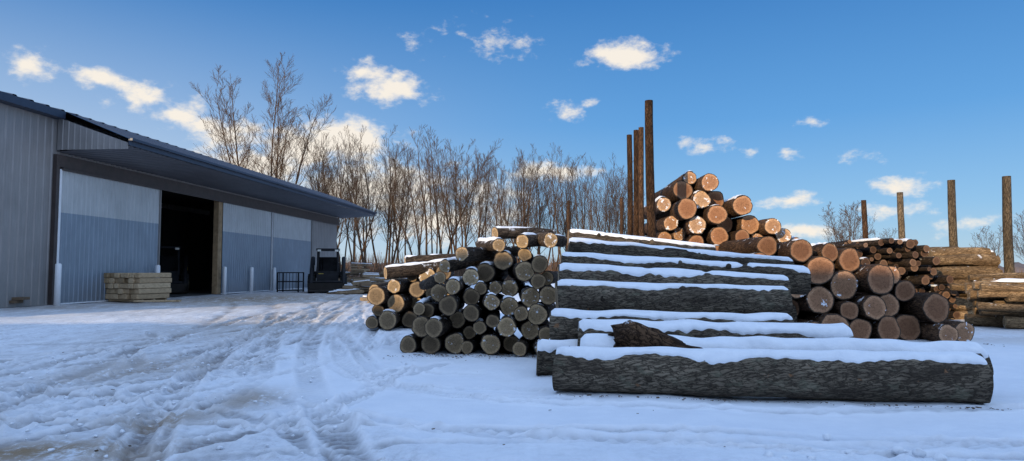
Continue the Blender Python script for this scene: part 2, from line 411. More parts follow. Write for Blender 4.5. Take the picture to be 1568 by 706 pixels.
mkpost(3.3,40,5.6,.11,0,seed=9)
mkpost(6.4,40,5.8,.11,0,seed=10)

# ------------------------------------------------------------------ metal building
def siding(name,c,rough=.42,metal=.35):
    k=NT(name); o=k.obj(); n=k.noise(o,.6,5,.6); n2=k.noise(k.scalevec(o,(1,3,.25)),4,5,.6)
    f=k.math('MULTIPLY',k.math('ADD',n,n2),.5)
    cc=k.ramp(f,[(.35,tuple(x*.82 for x in c)),(.65,tuple(min(1,x*1.12) for x in c))])
    sx=k.n('ShaderNodeSeparateXYZ'); k.l(o,sx.inputs[0])
    grime=k.math('MULTIPLY',k.mapr(sx.outputs[2],1.3,.0),k.mapr(n2,.3,.7)); cc=k.mix(k.math('MULTIPLY',grime,.5),cc,(.2,.18,.16))
    k.col(cc); k.set(rough,metal); return k.mat
M_WALL=siding('galvanised_siding',(.27,.25,.235),.5,.15); M_DOORL=siding('door_sheet',(.24,.285,.335),.4,.3)
M_DOORU=siding('door_upper_sheet',(.48,.49,.485),.35,.0)  # upper door band, paler than the sheet below
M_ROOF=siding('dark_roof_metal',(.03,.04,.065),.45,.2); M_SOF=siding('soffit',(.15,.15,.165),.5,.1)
M_TRIM=simple('brown_trim',(.05,.035,.03),.5); M_WHITE=simple('white_paint',(.78,.78,.78),.5,0,.06,4)
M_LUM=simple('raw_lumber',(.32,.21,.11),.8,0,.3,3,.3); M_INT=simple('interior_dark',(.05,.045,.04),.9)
TR=empty('metal_building',(-20.6,30.7,0),-math.atan(.082))
Y=(0,1,0);Zv=(0,0,1);Xv=(1,0,0)
L0,L1=-15.0,37.8; HW=8.45
W=MB()
W.ribbed((0,L0,0),Y,Zv,Xv,-L0-.15,HW,.42,.035,0)
W.ribbed((0,-.15,6.75),Y,Zv,Xv,L1+.15,HW-6.75,.42,.035,0)
W.ribbed((0,30.8,0),Y,Zv,Xv,L1-30.8,6.75,.42,.035,0)
W.ribbed((0,22.9,0),Y,Zv,Xv,.5,6.2,.25,.03,0)
W.ribbed((0,L1,0),(-1,0,0),Zv,Y,26,HW,.42,.035,0)
W.ribbed((-26,L0,0),Xv,Zv,(0,-1,0),26,HW,.42,.035,0)
W.quad((-26,L0,0),(-26,L1,0),(-26,L1,HW),(-26,L0,HW))
for yy in (L0,L1):
    a=[W.vert(p) for p in ((0,yy,HW),(-13,yy,HW+2.9),(-26,yy,HW))]; W.face(a)
W.ribbed((.05,0.0,6.97),Xv,Zv,(0,-1,0),3.38,1,.28,.03,0,hf=lambda a:1.48-1.2*a/3.38)
W.build('walls',[M_WALL],parent=TR)
R=MB()
sl=Vector((-13.5,0,3.0)).normalized(); nr=Vector((3.0,0,13.5)).normalized()
R.ribbed((.5,L0-.4,8.68),Y,sl,nr,L1-L0+1.0,13.85,.9,.05,0)
R.quad((-26.5,L0-.4,8.66),(-26.5,L1+.6,8.66),(-13,L1+.6,11.7),(-13,L0-.4,11.7))
c0=Vector((3.5,0,7.42)); c1=Vector((.5,0,8.66)); s2=(c1-c0); Ls=s2.length; s2.normalize(); n2=Vector((-s2.z,0,s2.x)); n2=n2 if n2.z>0 else -n2
R.ribbed((3.5,-.05,7.42),Y,s2,n2,39.2,Ls,.9,.05,0)
R.build('roof',[M_ROOF],parent=TR)
F=MB()
F.box((.5,(L0-.4+-.1)/2,8.5),(.06,-L0+.2,.34),0); F.box((.25,(L0-.1)/2,8.36),(.44,-L0-.2,.05),0)
F.box((3.53,19.55,7.26),(.06,39.3,.30),0)
F.box((3.63,19.55,7.38),(.14,39.3,.12),0)
F.build('fascia_and_gutter',[M_ROOF],parent=TR,bevel=.01)
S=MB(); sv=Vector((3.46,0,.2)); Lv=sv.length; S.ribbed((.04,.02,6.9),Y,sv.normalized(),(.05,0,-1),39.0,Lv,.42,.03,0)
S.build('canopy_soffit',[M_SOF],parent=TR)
H=MB()
H.box((.1,19,6.48),(.2,38,.56),0)
H.box((.26,19,6.12),(.12,37.8,.12),0)
H.box((.12,-.08,3.3),(.22,.2,6.9),0)
H.build('door_track_header',[M_TRIM],parent=TR,bevel=.01)
D=MB()
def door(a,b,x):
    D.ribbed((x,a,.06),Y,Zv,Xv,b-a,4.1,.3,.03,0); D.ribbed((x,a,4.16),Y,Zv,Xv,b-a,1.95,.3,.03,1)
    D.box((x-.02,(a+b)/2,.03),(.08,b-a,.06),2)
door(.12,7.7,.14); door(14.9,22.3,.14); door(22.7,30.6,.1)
for yy in (.07,): D.box((.2,yy,3.05),(.1,.12,6.1),2)
for yy in (7.72,22.5,30.65): D.box((.2,yy,3.05),(.09,.07,6.1),3)
D.box((.2,22.4,3.05),(.1,.05,6.1),2)
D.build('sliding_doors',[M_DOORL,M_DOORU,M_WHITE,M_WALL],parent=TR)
P=MB()
P.box((-.05,14.6,3.1),(.35,.5,6.2),0); P.box((-.2,7.9,3.1),(.2,.25,6.2),0)
P.build('timber_door_posts',[M_LUM],parent=TR,bevel=.01)
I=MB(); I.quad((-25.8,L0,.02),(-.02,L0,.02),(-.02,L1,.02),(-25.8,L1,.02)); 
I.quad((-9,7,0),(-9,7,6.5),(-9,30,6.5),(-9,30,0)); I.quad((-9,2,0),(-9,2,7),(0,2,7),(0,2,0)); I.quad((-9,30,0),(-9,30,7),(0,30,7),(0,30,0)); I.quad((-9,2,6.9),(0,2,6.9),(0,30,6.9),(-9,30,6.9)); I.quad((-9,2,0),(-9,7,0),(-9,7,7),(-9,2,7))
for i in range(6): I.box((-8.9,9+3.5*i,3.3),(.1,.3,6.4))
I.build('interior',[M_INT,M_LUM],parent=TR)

# unseen shed added behind the camera to throw shade over the foreground
SH=empty('added_shade_shed',(-20,-15,0),0)
B=MB(); B.ribbed((-40,3,0),Xv,Zv,Y,74,8.5,.42,.035,0)
B.quad((-40,-9,0),(34,-9,0),(34,-9,8.5),(-40,-9,8.5)); B.quad((-40,-9,0),(-40,3,0),(-40,3,8.5),(-40,-9,8.5)); B.quad((34,-9,0),(34,3,0),(34,3,8.5),(34,-9,8.5))
B.build('walls',[M_WALL],parent=SH)
B=MB(); B.quad((-40.4,3.1,8.5),(34.4,3.1,8.5),(34.4,-3,9.4),(-40.4,-3,9.4)); B.quad((-40.4,-9.4,8.5),(34.4,-9.4,8.5),(34.4,-3,9.4),(-40.4,-3,9.4))
for xx in(-40,34): a=[B.vert(p) for p in((xx,3,8.5),(xx,-3,9.35),(xx,-9,8.5))];B.face(a)
B.build('roof',[M_ROOF],parent=SH)

for (x,y,h) in ((-19.95,30.2,1.85),(-19.5,37.8,1.85),(-18.9,45.2,1.8),(-18.6,49.1,1.8),(-18.3,52.9,1.8)):
    B=MB(); r=.125
    B.tube([(x,y,-.1),(x,y,h-.06),(x,y,h-.02),(x,y,h)],[r,r,r*.8,r*.35],18,0,cap=True)
    B.build('bollard',[M_WHITE])

# ------------------------------------------------------------------ timber stack by the door
def sawn(name,a,b,c3):
    k=NT(name); o=k.obj(); rn=k.attr('rnd'); n=k.noise(k.scalevec(o,(8,2,8)),2,6,.6)
    cc=k.ramp(rn,[(0,a),(.5,b),(1,c3)]); k.col(k.mix(k.mapr(n,.4,.7,0,.5),cc,tuple(x*.7 for x in a))); k.set(.85); return k.mat
M_SAWN=sawn('weathered_timber',(.15,.10,.06),(.28,.2,.12),(.42,.31,.19))
M_FRESH=sawn('fresh_timber',(.28,.19,.10),(.47,.33,.19),(.62,.46,.28))
B=MB(); rg=random.Random(2); R3=Matrix.Rotation(math.radians(-14),3,'Z'); c0=Vector((-18.95,34.9,0))
for q in range(3): B.box(c0+R3@Vector((0,-.8+q*.8,.06)),(2.0,.12,.12),0,R3,rg.random())
for j in range(5):
    for i in range(7):
        s=.27+rg.random()*.025
        B.box(c0+R3@Vector((-.9+i*.3+rg.uniform(-.015,.015),rg.uniform(-.12,.12),.12+.13+j*.262)),(s,2.2,.245),0,R3,rg.random())
B.build('timber_stack',[M_FRESH],bevel=.03)
B=MB(); B.box((-17.4,33.6,.05),(1.9,.25,.08),0,Matrix.Rotation(.15,3,'Z'),.8); B.box((-17.0,33.9,.05),(1.5,.2,.08),0,Matrix.Rotation(-.2,3,'Z'),.5); B.build('loose_boards',[M_FRESH],bevel=.01)
B=MB(); 
for i in range(3): B.box((-21.6+.2*i,28.6+.1*i,.1+.13*i),(1.6,.6,.12),0,Matrix.Rotation(.1*i,3,'Z'))
B.build('loose_boards',[M_SAWN],bevel=.01)

# ------------------------------------------------------------------ skid steers
M_BLK=simple('black_steel',(.014,.014,.016),.7,0,.3,4,spec=.2); M_TYRE=simple('tyre_rubber',(.02,.02,.02),.9,spec=.15); M_YEL=simple('yellow_paint',(.45,.33,.04),.5)
M_RUST=simple('worn_steel',(.03,.026,.023),.8,.0,spec=.2); M_RIM=simple('rim_paint',(.12,.10,.05),.6)
M_LAMP=simple('lamp_lens',(.7,.68,.6),.2)
def skid(loc,rz,sc):
    SK=empty('skid_steer_loader',loc,rz); SK.scale=(sc,sc,sc)
    B=MB()
    B.box((0,.15,.62),(1.0,2.1,.5),0); B.box((0,1.0,1.05),(1.2,.72,.75),0,None,0,.9)
    B.box((0,-.55,.4),(.92,.9,.3),0); B.box((0,.5,.9),(1.55,1.2,.2),0)
    for i in range(5): B.box((0,1.375,.85+.1*i),(.8,.03,.04),0)
    B.build('chassis',[M_BLK],parent=SK,bevel=.04)
    B=MB()
    for x in(-.47,.47):
        B.tube([(x,-.75,.75),(x*.96,-.62,2.0)],[.05,.045],8,0,cap=True); B.tube([(x,.6,.9),(x*.96,.62,2.0)],[.05,.045],8,0,cap=True)
        for i in range(6): B.box((x,-.5+.2*i,1.42),(.02,.03,1.05),0)
        for i in range(4): B.box((x,.0,1.0+.28*i),(.022,1.25,.03),0)
    B.box((0,0,2.04),(1.08,1.45,.09),0); B.box((0,-.78,.85),(.9,.05,.3),0); B.box((0,.3,.95),(.55,.5,.16),0); B.box((0,.5,1.3),(.5,.12,.6),0)
    B.box((0,.62,1.35),(.86,.03,.7),0)
    for x in(-.3,.3): B.tube([(x,-.3,.95),(x,-.38,1.3)],[.02,.03],6,0,cap=True)
    B.build('cab_frame',[M_BLK],parent=SK,bevel=.015)
    B=MB()
    for x in(-.74,.74):
        B.tube([(x,1.15,1.3),(x,1.2,1.65),(x,.6,1.55),(x,-.6,1.05),(x,-1.15,.55),(x,-1.25,.3)],[.1,.11,.1,.09,.09,.08],8,0,cap=True)
        B.tube([(x,.9,.8),(x,-.1,1.28)],[.05,.05],8,1,cap=True); B.box((x,.95,1.0),(.14,.5,.6),0)
    B.tube([(-.74,-1.15,.5),(.74,-1.15,.5)],[.06,.06],8,0,cap=True)
    B.build('lift_arms',[M_BLK,M_RUST],parent=SK,bevel=.01)
    B=MB()
    pr=[(-1.3,.42),(-1.28,.10),(-1.4,.04),(-1.8,.04)]
    for i in range(3):
        (a,b),(c,d)=pr[i],pr[i+1]; B.quad((-.85,a,b),(.85,a,b),(.85,c,d),(-.85,c,d)); B.quad((-.85,a-.03,b+.03),(.85,a-.03,b+.03),(.85,c-.03,d+.03),(-.85,c-.03,d+.03))
    for x in(-.85,.85): a=[B.vert((x,p[0],p[1])) for p in pr]; B.face(a)
    B.build('bucket',[M_RUST],parent=SK)
    for wx in(-.74,.74):
        for wy in(-.55,.62):
            B=MB(); sg=1 if wx>0 else -1
            B.tube([(wx-.16,wy,.42),(wx-.13,wy,.42),(wx+.13,wy,.42),(wx+.16,wy,.42)],[.36,.41,.41,.36],24,0,cap=True)
            for i in range(20):
                a=2*math.pi*i/20; B.box(Vector((wx+(.07 if i%2 else -.07),wy,.42))+Matrix.Rotation(a,3,'X')@Vector((0,0,.42)),(.17,.07,.06),0,Matrix.Rotation(a,3,'X'))
            B.tube([(wx+sg*.1,wy,.42),(wx+sg*.175,wy,.42)],[.22,.18],16,1,cap=True)
            B.build('wheel',[M_TYRE,M_RIM],parent=SK)
    B=MB()
    for x in(-.4,.4): B.box((x,-.75,1.98),(.16,.06,.09),0)
    B.build('headlights',[M_LAMP],parent=SK,bevel=.01)
    B=MB(); B.box((-.3,-.82,.84),(.22,.02,.12),0); B.box((.825,.95,1.1),(.02,.36,.18),0); B.box((-.825,.95,1.1),(.02,.36,.18),0); B.build('paint_panels',[M_YEL],parent=SK)
skid((-13.4,50,0),math.radians(14),1.5)
skid((-23.2,46.2,.02),math.radians(25),1.5)

B=MB(); cx,cy=-16.1,50.0
for x in(-.75,.75):
    for y in(-.6,.6): B.box((cx+x,cy+y,.72),(.09,.09,1.44),0)
for z in(.12,.75,1.4):
    B.box((cx,cy-.6,z),(1.41,.07,.07),0);B.box((cx,cy+.6,z),(1.41,.07,.07),0);B.box((cx-.75,cy,z),(.07,1.11,.07),0);B.box((cx+.75,cy,z),(.07,1.11,.07),0)
for i in range(6): B.box((cx-.6+.24*i,cy-.63,.75),(.035,.03,1.3),0)
B.build('steel_crate',[M_BLK],bevel=.008)

def lumber_heap(cx,cy,w,h,seed):
    rg=random.Random(seed); B=MB()
    for i in range(70):
        x=cx+rg.uniform(-w/2,w/2); t=1-abs(x-cx)/(w/2); z=rg.uniform(.08,max(.15,h*t)); y=cy+rg.uniform(-1.4,1.4)
        Rm=Matrix.Rotation(rg.uniform(-.6,.6),3,'Z')@Matrix.Rotation(rg.uniform(-.12,.12),3,'Y')
        L=rg.uniform(1.0,2.6); B.box((x,y,z),(L,rg.uniform(.2,.5),rg.uniform(.08,.22)),0,Rm,rg.random()*.7)
        if rg.random()<.4: B.box(Vector((x,y,z))+Vector((0,0,.14)),(L*.9,.35,.07),1,Rm)
    B.build('lumber_heap',[M_SAWN,M_SNOW],bevel=.02)
lumber_heap(-13.3,60,6,2.2,1); lumber_heap(-9.6,47,3.2,1.0,2); lumber_heap(-5.2,34,1.8,.9,3); lumber_heap(-9.6,62,5,2.6,4)

# ------------------------------------------------------------------ ground
def axis(segs):
    out=[segs[0][0]]
    for a,b,st in segs:
        n=max(1,int(round((b-a)/st))); out+= [a+(b-a)*(i+1)/n for i in range(n)]
    return np.array(out)
def expo(a,b,n): return list(a*(b/a)**(np.arange(1,n+1)/n))
xs=np.concatenate([-np.array(expo(22,4000,26))[::-1],axis([(-22,-9,.14),(-9,7,.04),(7,20,.2)]),np.array(expo(20,4000,26))])
ys=np.concatenate([-np.array(expo(8,400,12))[::-1],axis([(-8,4.4,.4),(4.4,13,.035),(13,24,.1),(24,60,.4)]),np.array(expo(60,5000,26))])
GX,GY=np.meshgrid(xs,ys); 
PX=GX.ravel(); PY=GY.ravel()
def catmull(pts,n=10):
    P=[np.array(p,float) for p in pts]; P=[2*P[0]-P[1]]+P+[2*P[-1]-P[-2]]; o=[]
    for i in range(1,len(P)-2):
        for t in np.linspace(0,1,n,endpoint=False):
            a,b,c,d=P[i-1:i+3]; o.append(.5*((2*b)+(-a+c)*t+(2*a-5*b+4*c-d)*t*t+(-a+3*b-3*c+d)*t**3))
    o.append(P[-2]); return np.array(o)
near=np.nonzero((PY>3)&(PY<62)&(PX>-23)&(PX<20))[0]
qx=PX[near];qy=PY[near]
hh=np.zeros(len(qx)); trk=np.zeros(len(qx)); lipa=np.zeros(len(qx))
def rut(line,w,depth,tread=.12,lip=.6,ang=.6,vis=1.0):
    ln=catmull(line); m0=2.5*w
    sel=np.nonzero((qx>ln[:,0].min()-m0)&(qx<ln[:,0].max()+m0)&(qy>ln[:,1].min()-m0)&(qy<ln[:,1].max()+m0))[0]
    if not len(sel): return
    x=qx[sel];y=qy[sel]
    best=np.full(len(sel),1e9); arc=np.zeros(len(sel)); s=0
    for i in range(len(ln)-1):
        a=ln[i];d=ln[i+1]-a;L=np.hypot(*d)
        if L<1e-6: continue
        t=np.clip(((x-a[0])*d[0]+(y-a[1])*d[1])/L**2,0,1)
        dd=np.hypot(x-a[0]-t*d[0],y-a[1]-t*d[1])
        m=dd<best; best[m]=dd[m]; arc[m]=(s+t*L)[m]; s+=L
    d,a=best,arc
    ins=1/(1+np.exp(np.clip((d-w)/(w*.09),-40,40)))
    bars=.5+.5*np.tanh(3*np.sin((a+d*ang)*2*np.pi/tread))
    lipg=np.exp(-((d-w*1.22)/(w*.22))**2)
    wob=np.clip(.7+.5*np.sin(a*1.3+w*40)*np.sin(a*.61+2),.15,1.2)
    hh[sel]+= depth*wob*(-ins*(1-.5*bars)+lip*lipg*(.6+.4*np.sin(a*9+3*np.sin(a*5)))); trk[sel]=np.maximum(trk[sel],vis*ins*wob*(1-.5*bars)); lipa[sel]=np.maximum(lipa[sel],lipg*wob*vis)
def pair(line,gauge=1.7,**k):
    L=np.array(line,float); T=np.gradient(L,axis=0); N=np.stack([T[:,1],-T[:,0]],1); N/=np.linalg.norm(N,axis=1)[:,None]
    rut(L+N*gauge/2,**k); rut(L-N*gauge/2,**k)
pair([(-1.2,3.5),(-2.3,6),(-3.6,9.5),(-4.9,14),(-6.6,22),(-9,38),(-11,52)],1.6,w=.18,depth=.07,vis=1.3)
pair([(-3.2,3.5),(-4.6,7),(-6.0,12),(-8,20),(-12,32),(-17,40)],1.7,w=.17,depth=.065,vis=1.2)
pair([(-6.2,4),(-6.6,8),(-6.8,13),(-7.4,20),(-9.5,30),(-15,41)],1.8,w=.2,depth=.065,tread=.16,vis=1.2)
pair([(-8,5),(-5.6,7.6),(-3.9,11),(-4.2,17),(-6.5,26),(-8,40)],1.5,w=.14,depth=.06,vis=1.2)
pair([(-5.5,4),(-3.4,6.5),(-2.6,9),(-3.7,13),(-5.6,20),(-7,34)],1.6,w=.15,depth=.06,vis=1.2)
pair([(-12,7),(-8,9),(-5.5,13),(-5.2,20),(-7.5,30),(-10,42)],1.7,w=.17,depth=.06,vis=1.1)
pair([(-14,13),(-9,14),(-6,18),(-6,26),(-8.5,40)],1.7,w=.19,depth=.06,vis=1.1)
pair([(-5.2,18),(-3.9,12.5),(-2.6,9.3),(-.9,7.6),(1.2,7.0),(4,6.8),(9,6.8)],1.5,w=.13,depth=.045,tread=.2,lip=1.0,vis=.75)
rut([(-4.6,24),(-3.2,13),(-2.0,9.8),(-.6,8.6),(.8,8.2)],w=.11,depth=.045,vis=.7,lip=1.0)
rut([(-4.9,24),(-3.7,13.5),(-2.5,10.2),(-1.2,9.2),(.3,8.9)],w=.09,depth=.04,vis=.6,lip=1.0)
rut([(-4.2,22),(-2.6,12.5),(-1.5,10.6),(-.4,10.2)],w=.09,depth=.04,vis=.6,lip=1.0)
rut([(-7,7.6),(-4,6.9),(-1.5,6.75),(1.5,6.6),(5,6.1),(9,6)],w=.1,depth=.065,tread=.14,vis=1.4)
rut([(-3,5.5),(-.8,6.2),(1.5,6.1),(4.5,5.6),(9,5.2)],w=.09,depth=.055,tread=.12,vis=1.1)
rut([(-9,9.5),(-5,8.4),(-3,7.4),(-1.6,5.9),(-.8,4.5)],w=.12,depth=.06,tread=.14,vis=1.2)
rut([(-4.2,4.2),(-3.0,6.2),(-2.2,7.4),(-1.7,9.0)],w=.12,depth=.06,tread=.14,vis=1.1)
rg=random.Random(11)
for i in range(46):
    x=rg.uniform(-9.5,-1.8); y=rg.uniform(5.2,16); a=rg.uniform(-.8,.8)+1.5+(.3 if x>-4 else 0); L=rg.uniform(.5,2.6)
    rut([(x,y),(x+math.cos(a)*L*.5,y+math.sin(a)*L*.5),(x+math.cos(a)*L,y+math.sin(a)*L+.1)],w=rg.uniform(.06,.2),depth=rg.uniform(.03,.075),tread=.11,lip=1.2)
Zg=np.zeros(len(PX)); TRK=np.zeros(len(PX)); LIP=np.zeros(len(PX)); Zg[near]=hh; TRK[near]=np.clip(trk,0,1.2); LIP[near]=np.clip(lipa,0,1)
edge=np.interp(PY,[5,7.2,8.6,10,16.8,26,40,60],[-.2,-1.7,-3.2,-3.7,-4.9,-5.4,-6.5,-3])
n1=np.array([mn.noise(Vector((x*.5,y*.5,0))) for x,y in zip(PX,PY)])
n2=np.array([mn.noise(Vector((x*2.2,y*2.2,4))) for x,y in zip(PX,PY)])
n3=np.array([mn.noise(Vector((x*7,y*7,9)))+.6*mn.noise(Vector((x*15,y*15,2))) if (3<y<26 and -14<x<9) else 0 for x,y in zip(PX,PY)])
packed=1/(1+np.exp(np.clip((PX-edge+n1*1.2)/.22,-40,40))); packed=np.maximum(packed,.35/(1+np.exp(np.clip((PY-6.4)/.2,-40,40))))
packed=np.where(PY>75,0,packed)
Zg+= n1*.06+n2*.022*(1-.3*packed)+n3*(.007+.028*packed)*(.3+.7*np.clip(n2*2.2+.5,0,1.4)) -.02*packed
Zg+= .03*np.exp(-((PX-edge)/.18)**2)*(PY<20)
Zg*=np.where(PY>70,.2,1)
dirt=np.zeros(len(PX))
def blob(cx,cy,rx,ry,w=1): 
    global dirt
    dirt=np.maximum(dirt,w*np.exp(-(((PX-cx)/rx)**2+((PY-cy)/ry)**2)))
blob(-4.2,5.9,1.3,.45,1.1); blob(-3.6,7.2,.6,.5,.85); blob(-6.5,7,1.2,.6,.85); blob(-3.1,8.2,.4,.6,.8); blob(-6,11,1.2,2,.6); blob(-14,38,8,12,1); blob(-10,48,8,10,.9); blob(-19,29,4,4,.7); blob(-7.5,22,3,9,.65); blob(13,19.5,6,4,.45); blob(11,15.5,4,1.2,.4)
nx,ny=len(xs),len(ys)
me=bpy.data.meshes.new('snowy_ground')
V=np.stack([PX,PY,Zg],1)
I0=(np.arange(ny-1)[:,None]*nx+np.arange(nx-1)).ravel(); Fc=np.stack([I0,I0+1,I0+1+nx,I0+nx],1)
me.vertices.add(len(V)); me.vertices.foreach_set('co',V.ravel().astype(np.float32))
me.loops.add(Fc.size); me.loops.foreach_set('vertex_index',Fc.ravel().astype(np.int32))
me.polygons.add(len(Fc)); me.polygons.foreach_set('loop_start',np.arange(0,Fc.size,4,dtype=np.int32)); 
me.polygons.foreach_set('use_smooth',np.ones(len(Fc),dtype=bool)); me.update(calc_edges=True); me.validate()
for nm,ar in(('packed',packed),('track',TRK),('dirt',dirt),('lip',LIP)):
    a=me.attributes.new(nm,'FLOAT','POINT'); a.data.foreach_set('value',ar.astype(np.float32))
k=NT('snow_ground'); o=k.obj(); pk=k.attr('packed'); tk=k.attr('track'); dt=k.attr('dirt'); lp=k.attr('lip')
na=k.noise(o,1.3,6,.65); nb=k.noise(o,11,6,.7); nc=k.noise(o,80,3,.6); nd=k.noise(k.scalevec(o,(1.2,.35,1)),2.2,6,.7)
c=k.ramp(na,[(.3,(.77,.81,.87)),(.7,(.86,.89,.93))])
pc=k.ramp(nb,[(.34,(.44,.45,.48)),(.60,(.79,.82,.87))])
c=k.mix(k.math('MULTIPLY',pk,k.mapr(nd,.35,.62,.1,.85)),c,pc)
c=k.mix(k.math('MULTIPLY',k.math('MULTIPLY',tk,k.mapr(pk,0,1,.6,1.1)),k.mapr(nb,.3,.58,.6,1.0),True),c,(.27,.275,.295))  # grey packed rut beds, darkened further to stand in for weak shading
c=k.mix(k.math('MULTIPLY',lp,.9),c,(.88,.9,.94))
df=k.math('MULTIPLY',dt,k.mapr(k.math('ADD',nb,k.math('MULTIPLY',nd,.8)),.64,.94,0,.92))
c=k.mix(df,c,(.29,.205,.12))
df2=k.math('MULTIPLY',pk,k.mapr(k.noise(o,4,7,.78),.58,.68,0,.5)); c=k.mix(df2,c,(.34,.30,.26))
k.col(c); k.set(.7,0,.3)
h=k.math('ADD',k.math('MULTIPLY',nb,k.mapr(pk,0,1,.3,1.1)),k.math('MULTIPLY',nc,.25)); k.bump(h,.7,.045)
me.materials.append(k.mat)
g=bpy.data.objects.new('snowy_ground',me); scene.collection.objects.link(g)
B=MB(); rg=random.Random(9)
for i in range(300):
    if i<12: x,y,s=rg.uniform(1.9,3.8),rg.uniform(5.4,6.4),rg.uniform(.02,.06)
    else: x,y,s=rg.uniform(-8,-1.5),rg.uniform(5,14),rg.uniform(.008,.028)
    vs=[]; 
    for j in range(6):
        for q in range(8):
            th=math.pi*(j)/5; ph=2*math.pi*q/8; d=Vector((math.sin(th)*math.cos(ph),math.sin(th)*math.sin(ph),math.cos(th)*.7))
            vs.append(B.vert(Vector((x,y,0))+d*s*(1+.7*mn.noise(d*1.7+Vector((i,0,0)))),0))
    for j in range(5):
        for q in range(8): B.face([vs[j*8+q],vs[j*8+(q+1)%8],vs[(j+1)*8+(q+1)%8],vs[(j+1)*8+q]],0,None,True)
B.build('snow_clumps',[M_SNOW])
B=MB(); rg=random.Random(19)
for i in range(600):
    z0=rg.random()
    if z0<.45: x,y=rg.uniform(-2.2,1.0),12.4-abs(rg.gauss(0,.25))
    elif z0<.6: 
        x=rg.uniform(.5,5.4); y=8.42-(x-.56)*.183-abs(rg.gauss(0,.07))
    elif z0<.85: x,y=rg.uniform(4.5,10),14.2-abs(rg.gauss(0,.4))
    else: x,y=rg.uniform(-9,2),rg.uniform(5,16)
    s=rg.uniform(.004,.017); Rm=Matrix.Rotation(rg.random()*6.28,3,'Z')@Matrix.Rotation(rg.gauss(0,.3),3,'X')
    B.box((x,y,.012+s*.3),(s*rg.uniform(1.2,3.2),s,s*.4),0,Rm,rg.random())
B.build('bark_debris',[simple('bark_chips',(.09,.055,.03),.9,0,.5,9)])

# ------------------------------------------------------------------ trees
k=NT('tree_bark'); o=k.obj(); n=k.noise(k.scalevec(o,(3,3,.6)),2,3,.6); k.col(k.ramp(n,[(.3,(.05,.031,.02)),(.7,(.12,.078,.05))])); k.set(.9,0,.1); M_TREE=k.mat
def tree_mesh(seed,H,stems=1,nb1=20,nb2=7,nb3=5,up=.10,ang=(28,50),rt=.16,crown0=.22,lenf=.34,tw=.016,splay=.2):
    rg=random.Random(seed); B=MB()
    def grow(p,d,L,r,lv,st0):
        n=(9,5,4,2)[lv]; pts=[Vector(p)]; dirs=[]; rad=[r]; d=Vector(d)
        for i in range(n):
            d=(d+Vector((rg.gauss(0,1),rg.gauss(0,1),rg.gauss(0,.6)))*(.045,.10,.14,.18)[lv]+Vector((0,0,(.05,up,up*1.1,up)[lv]))).normalized()
            pts.append(pts[-1]+d*(L/n)); dirs.append(d); rad.append(max(tw*.7,r*(1-(i+1)/n*.88)))
        B.tube(pts,rad,(7,4,3,3)[lv],0)
        if lv==3: return
        m=(nb1,nb2,nb3)[lv]
        for c in range(m):
            t=st0+(1-st0)*((c+rg.random())/m); t=min(t,.985)
            q=t*n; i=int(q); i=min(i,n-1); base=pts[i].lerp(pts[i+1],q-i); dd=dirs[i]
            a=math.radians(rg.uniform(*ang)); az=rg.random()*6.283 if lv else c*2.4+rg.random()
            u=dd.orthogonal().normalized(); w=dd.cross(u)
            nd=(dd*math.cos(a)+(u*math.cos(az)+w*math.sin(az))*math.sin(a)).normalized()
            r2=max(tw,rad[i]*(.5,.55,.6)[lv]*rg.uniform(.7,1))
            if lv==0: L2=H*lenf*(1.08-.7*(t-st0)/(1-st0))*rg.uniform(.7,1.15)
            else: L2=L*(.45,.48,.5)[lv]*(1.15-.6*t)*rg.uniform(.7,1.2)
            grow(base,nd,L2,r2,lv+1,.15)
    for s in range(stems):
        a=rg.random()*6.28 if stems<4 else 2*math.pi*s/stems+.3; sp=0 if stems==1 else rg.uniform(.4,1)*splay
        if stems>=4 and s==0: sp=.02
        grow((math.cos(a)*.2*(stems>1),math.sin(a)*.2*(stems>1),-.2),Vector((math.cos(a)*sp,math.sin(a)*sp,1)).normalized(),H*(rg.uniform(.85,.98) if s else 1),rt*H/20*rg.uniform(.8,1.1),0,crown0)
    ob=B.build('tmp',[M_TREE],coll=False); me=ob.data; bpy.data.objects.remove(ob); return me
tv=[tree_mesh(100+i,20,stems=(1,2,3,2,1,2)[i],nb1=14,nb2=7,nb3=4,ang=(20,38),lenf=.32,crown0=(.3,.2,.25,.35,.25,.2)[i],tw=.016) for i in range(6)]
big=tree_mesh(58,27,stems=7,nb1=14,nb2=9,nb3=6,ang=(20,42),lenf=.27,crown0=.25,rt=.14,tw=.017,splay=.46)
rnd_t=tree_mesh(66,9,stems=3,nb1=11,nb2=6,nb3=4,ang=(25,50),lenf=.40,crown0=.25,rt=.22,tw=.014,splay=.3)
def place(me,x,y,s,rz,sx=1,name='bare_tree'):
    ob=bpy.data.objects.new(name,me); ob.location=(x,y,0); ob.scale=(s*sx,s*sx,s); ob.rotation_euler=(0,0,rz); scene.collection.objects.link(ob)
place(big,-30.2,84,.98,.6,1.12)
place(tv[2],-24.5,90,1.0,2.6,1.0)
place(tv[3],-28,97,.95,1.6,1.0)
rg=random.Random(31)
for i in range(48):
    f=i/47; u=-.285+.46*f+rg.uniform(-.008,.008); y=rg.uniform(84,112)
    H=np.interp(f,[0,.12,.3,.45,.55,.8,1],[.85,.99,1.02,1.0,.92,.88,.8])*rg.uniform(.88,1.06)*y/100
    place(tv[rg.randrange(6)],u*y,y,H,rg.random()*6.28,rg.uniform(.85,1.2))
for (x,y,s) in ((46,95,1.1),(49.5,100,1.25),(52.5,97,.8),(63,90,.8),(67,88,1.0),(70,92,.8),(78,95,.9),(44,120,.7),(36,150,.8)):
    place(rnd_t,x,y,s,rg.random()*6.28,1.15)
B=MB()
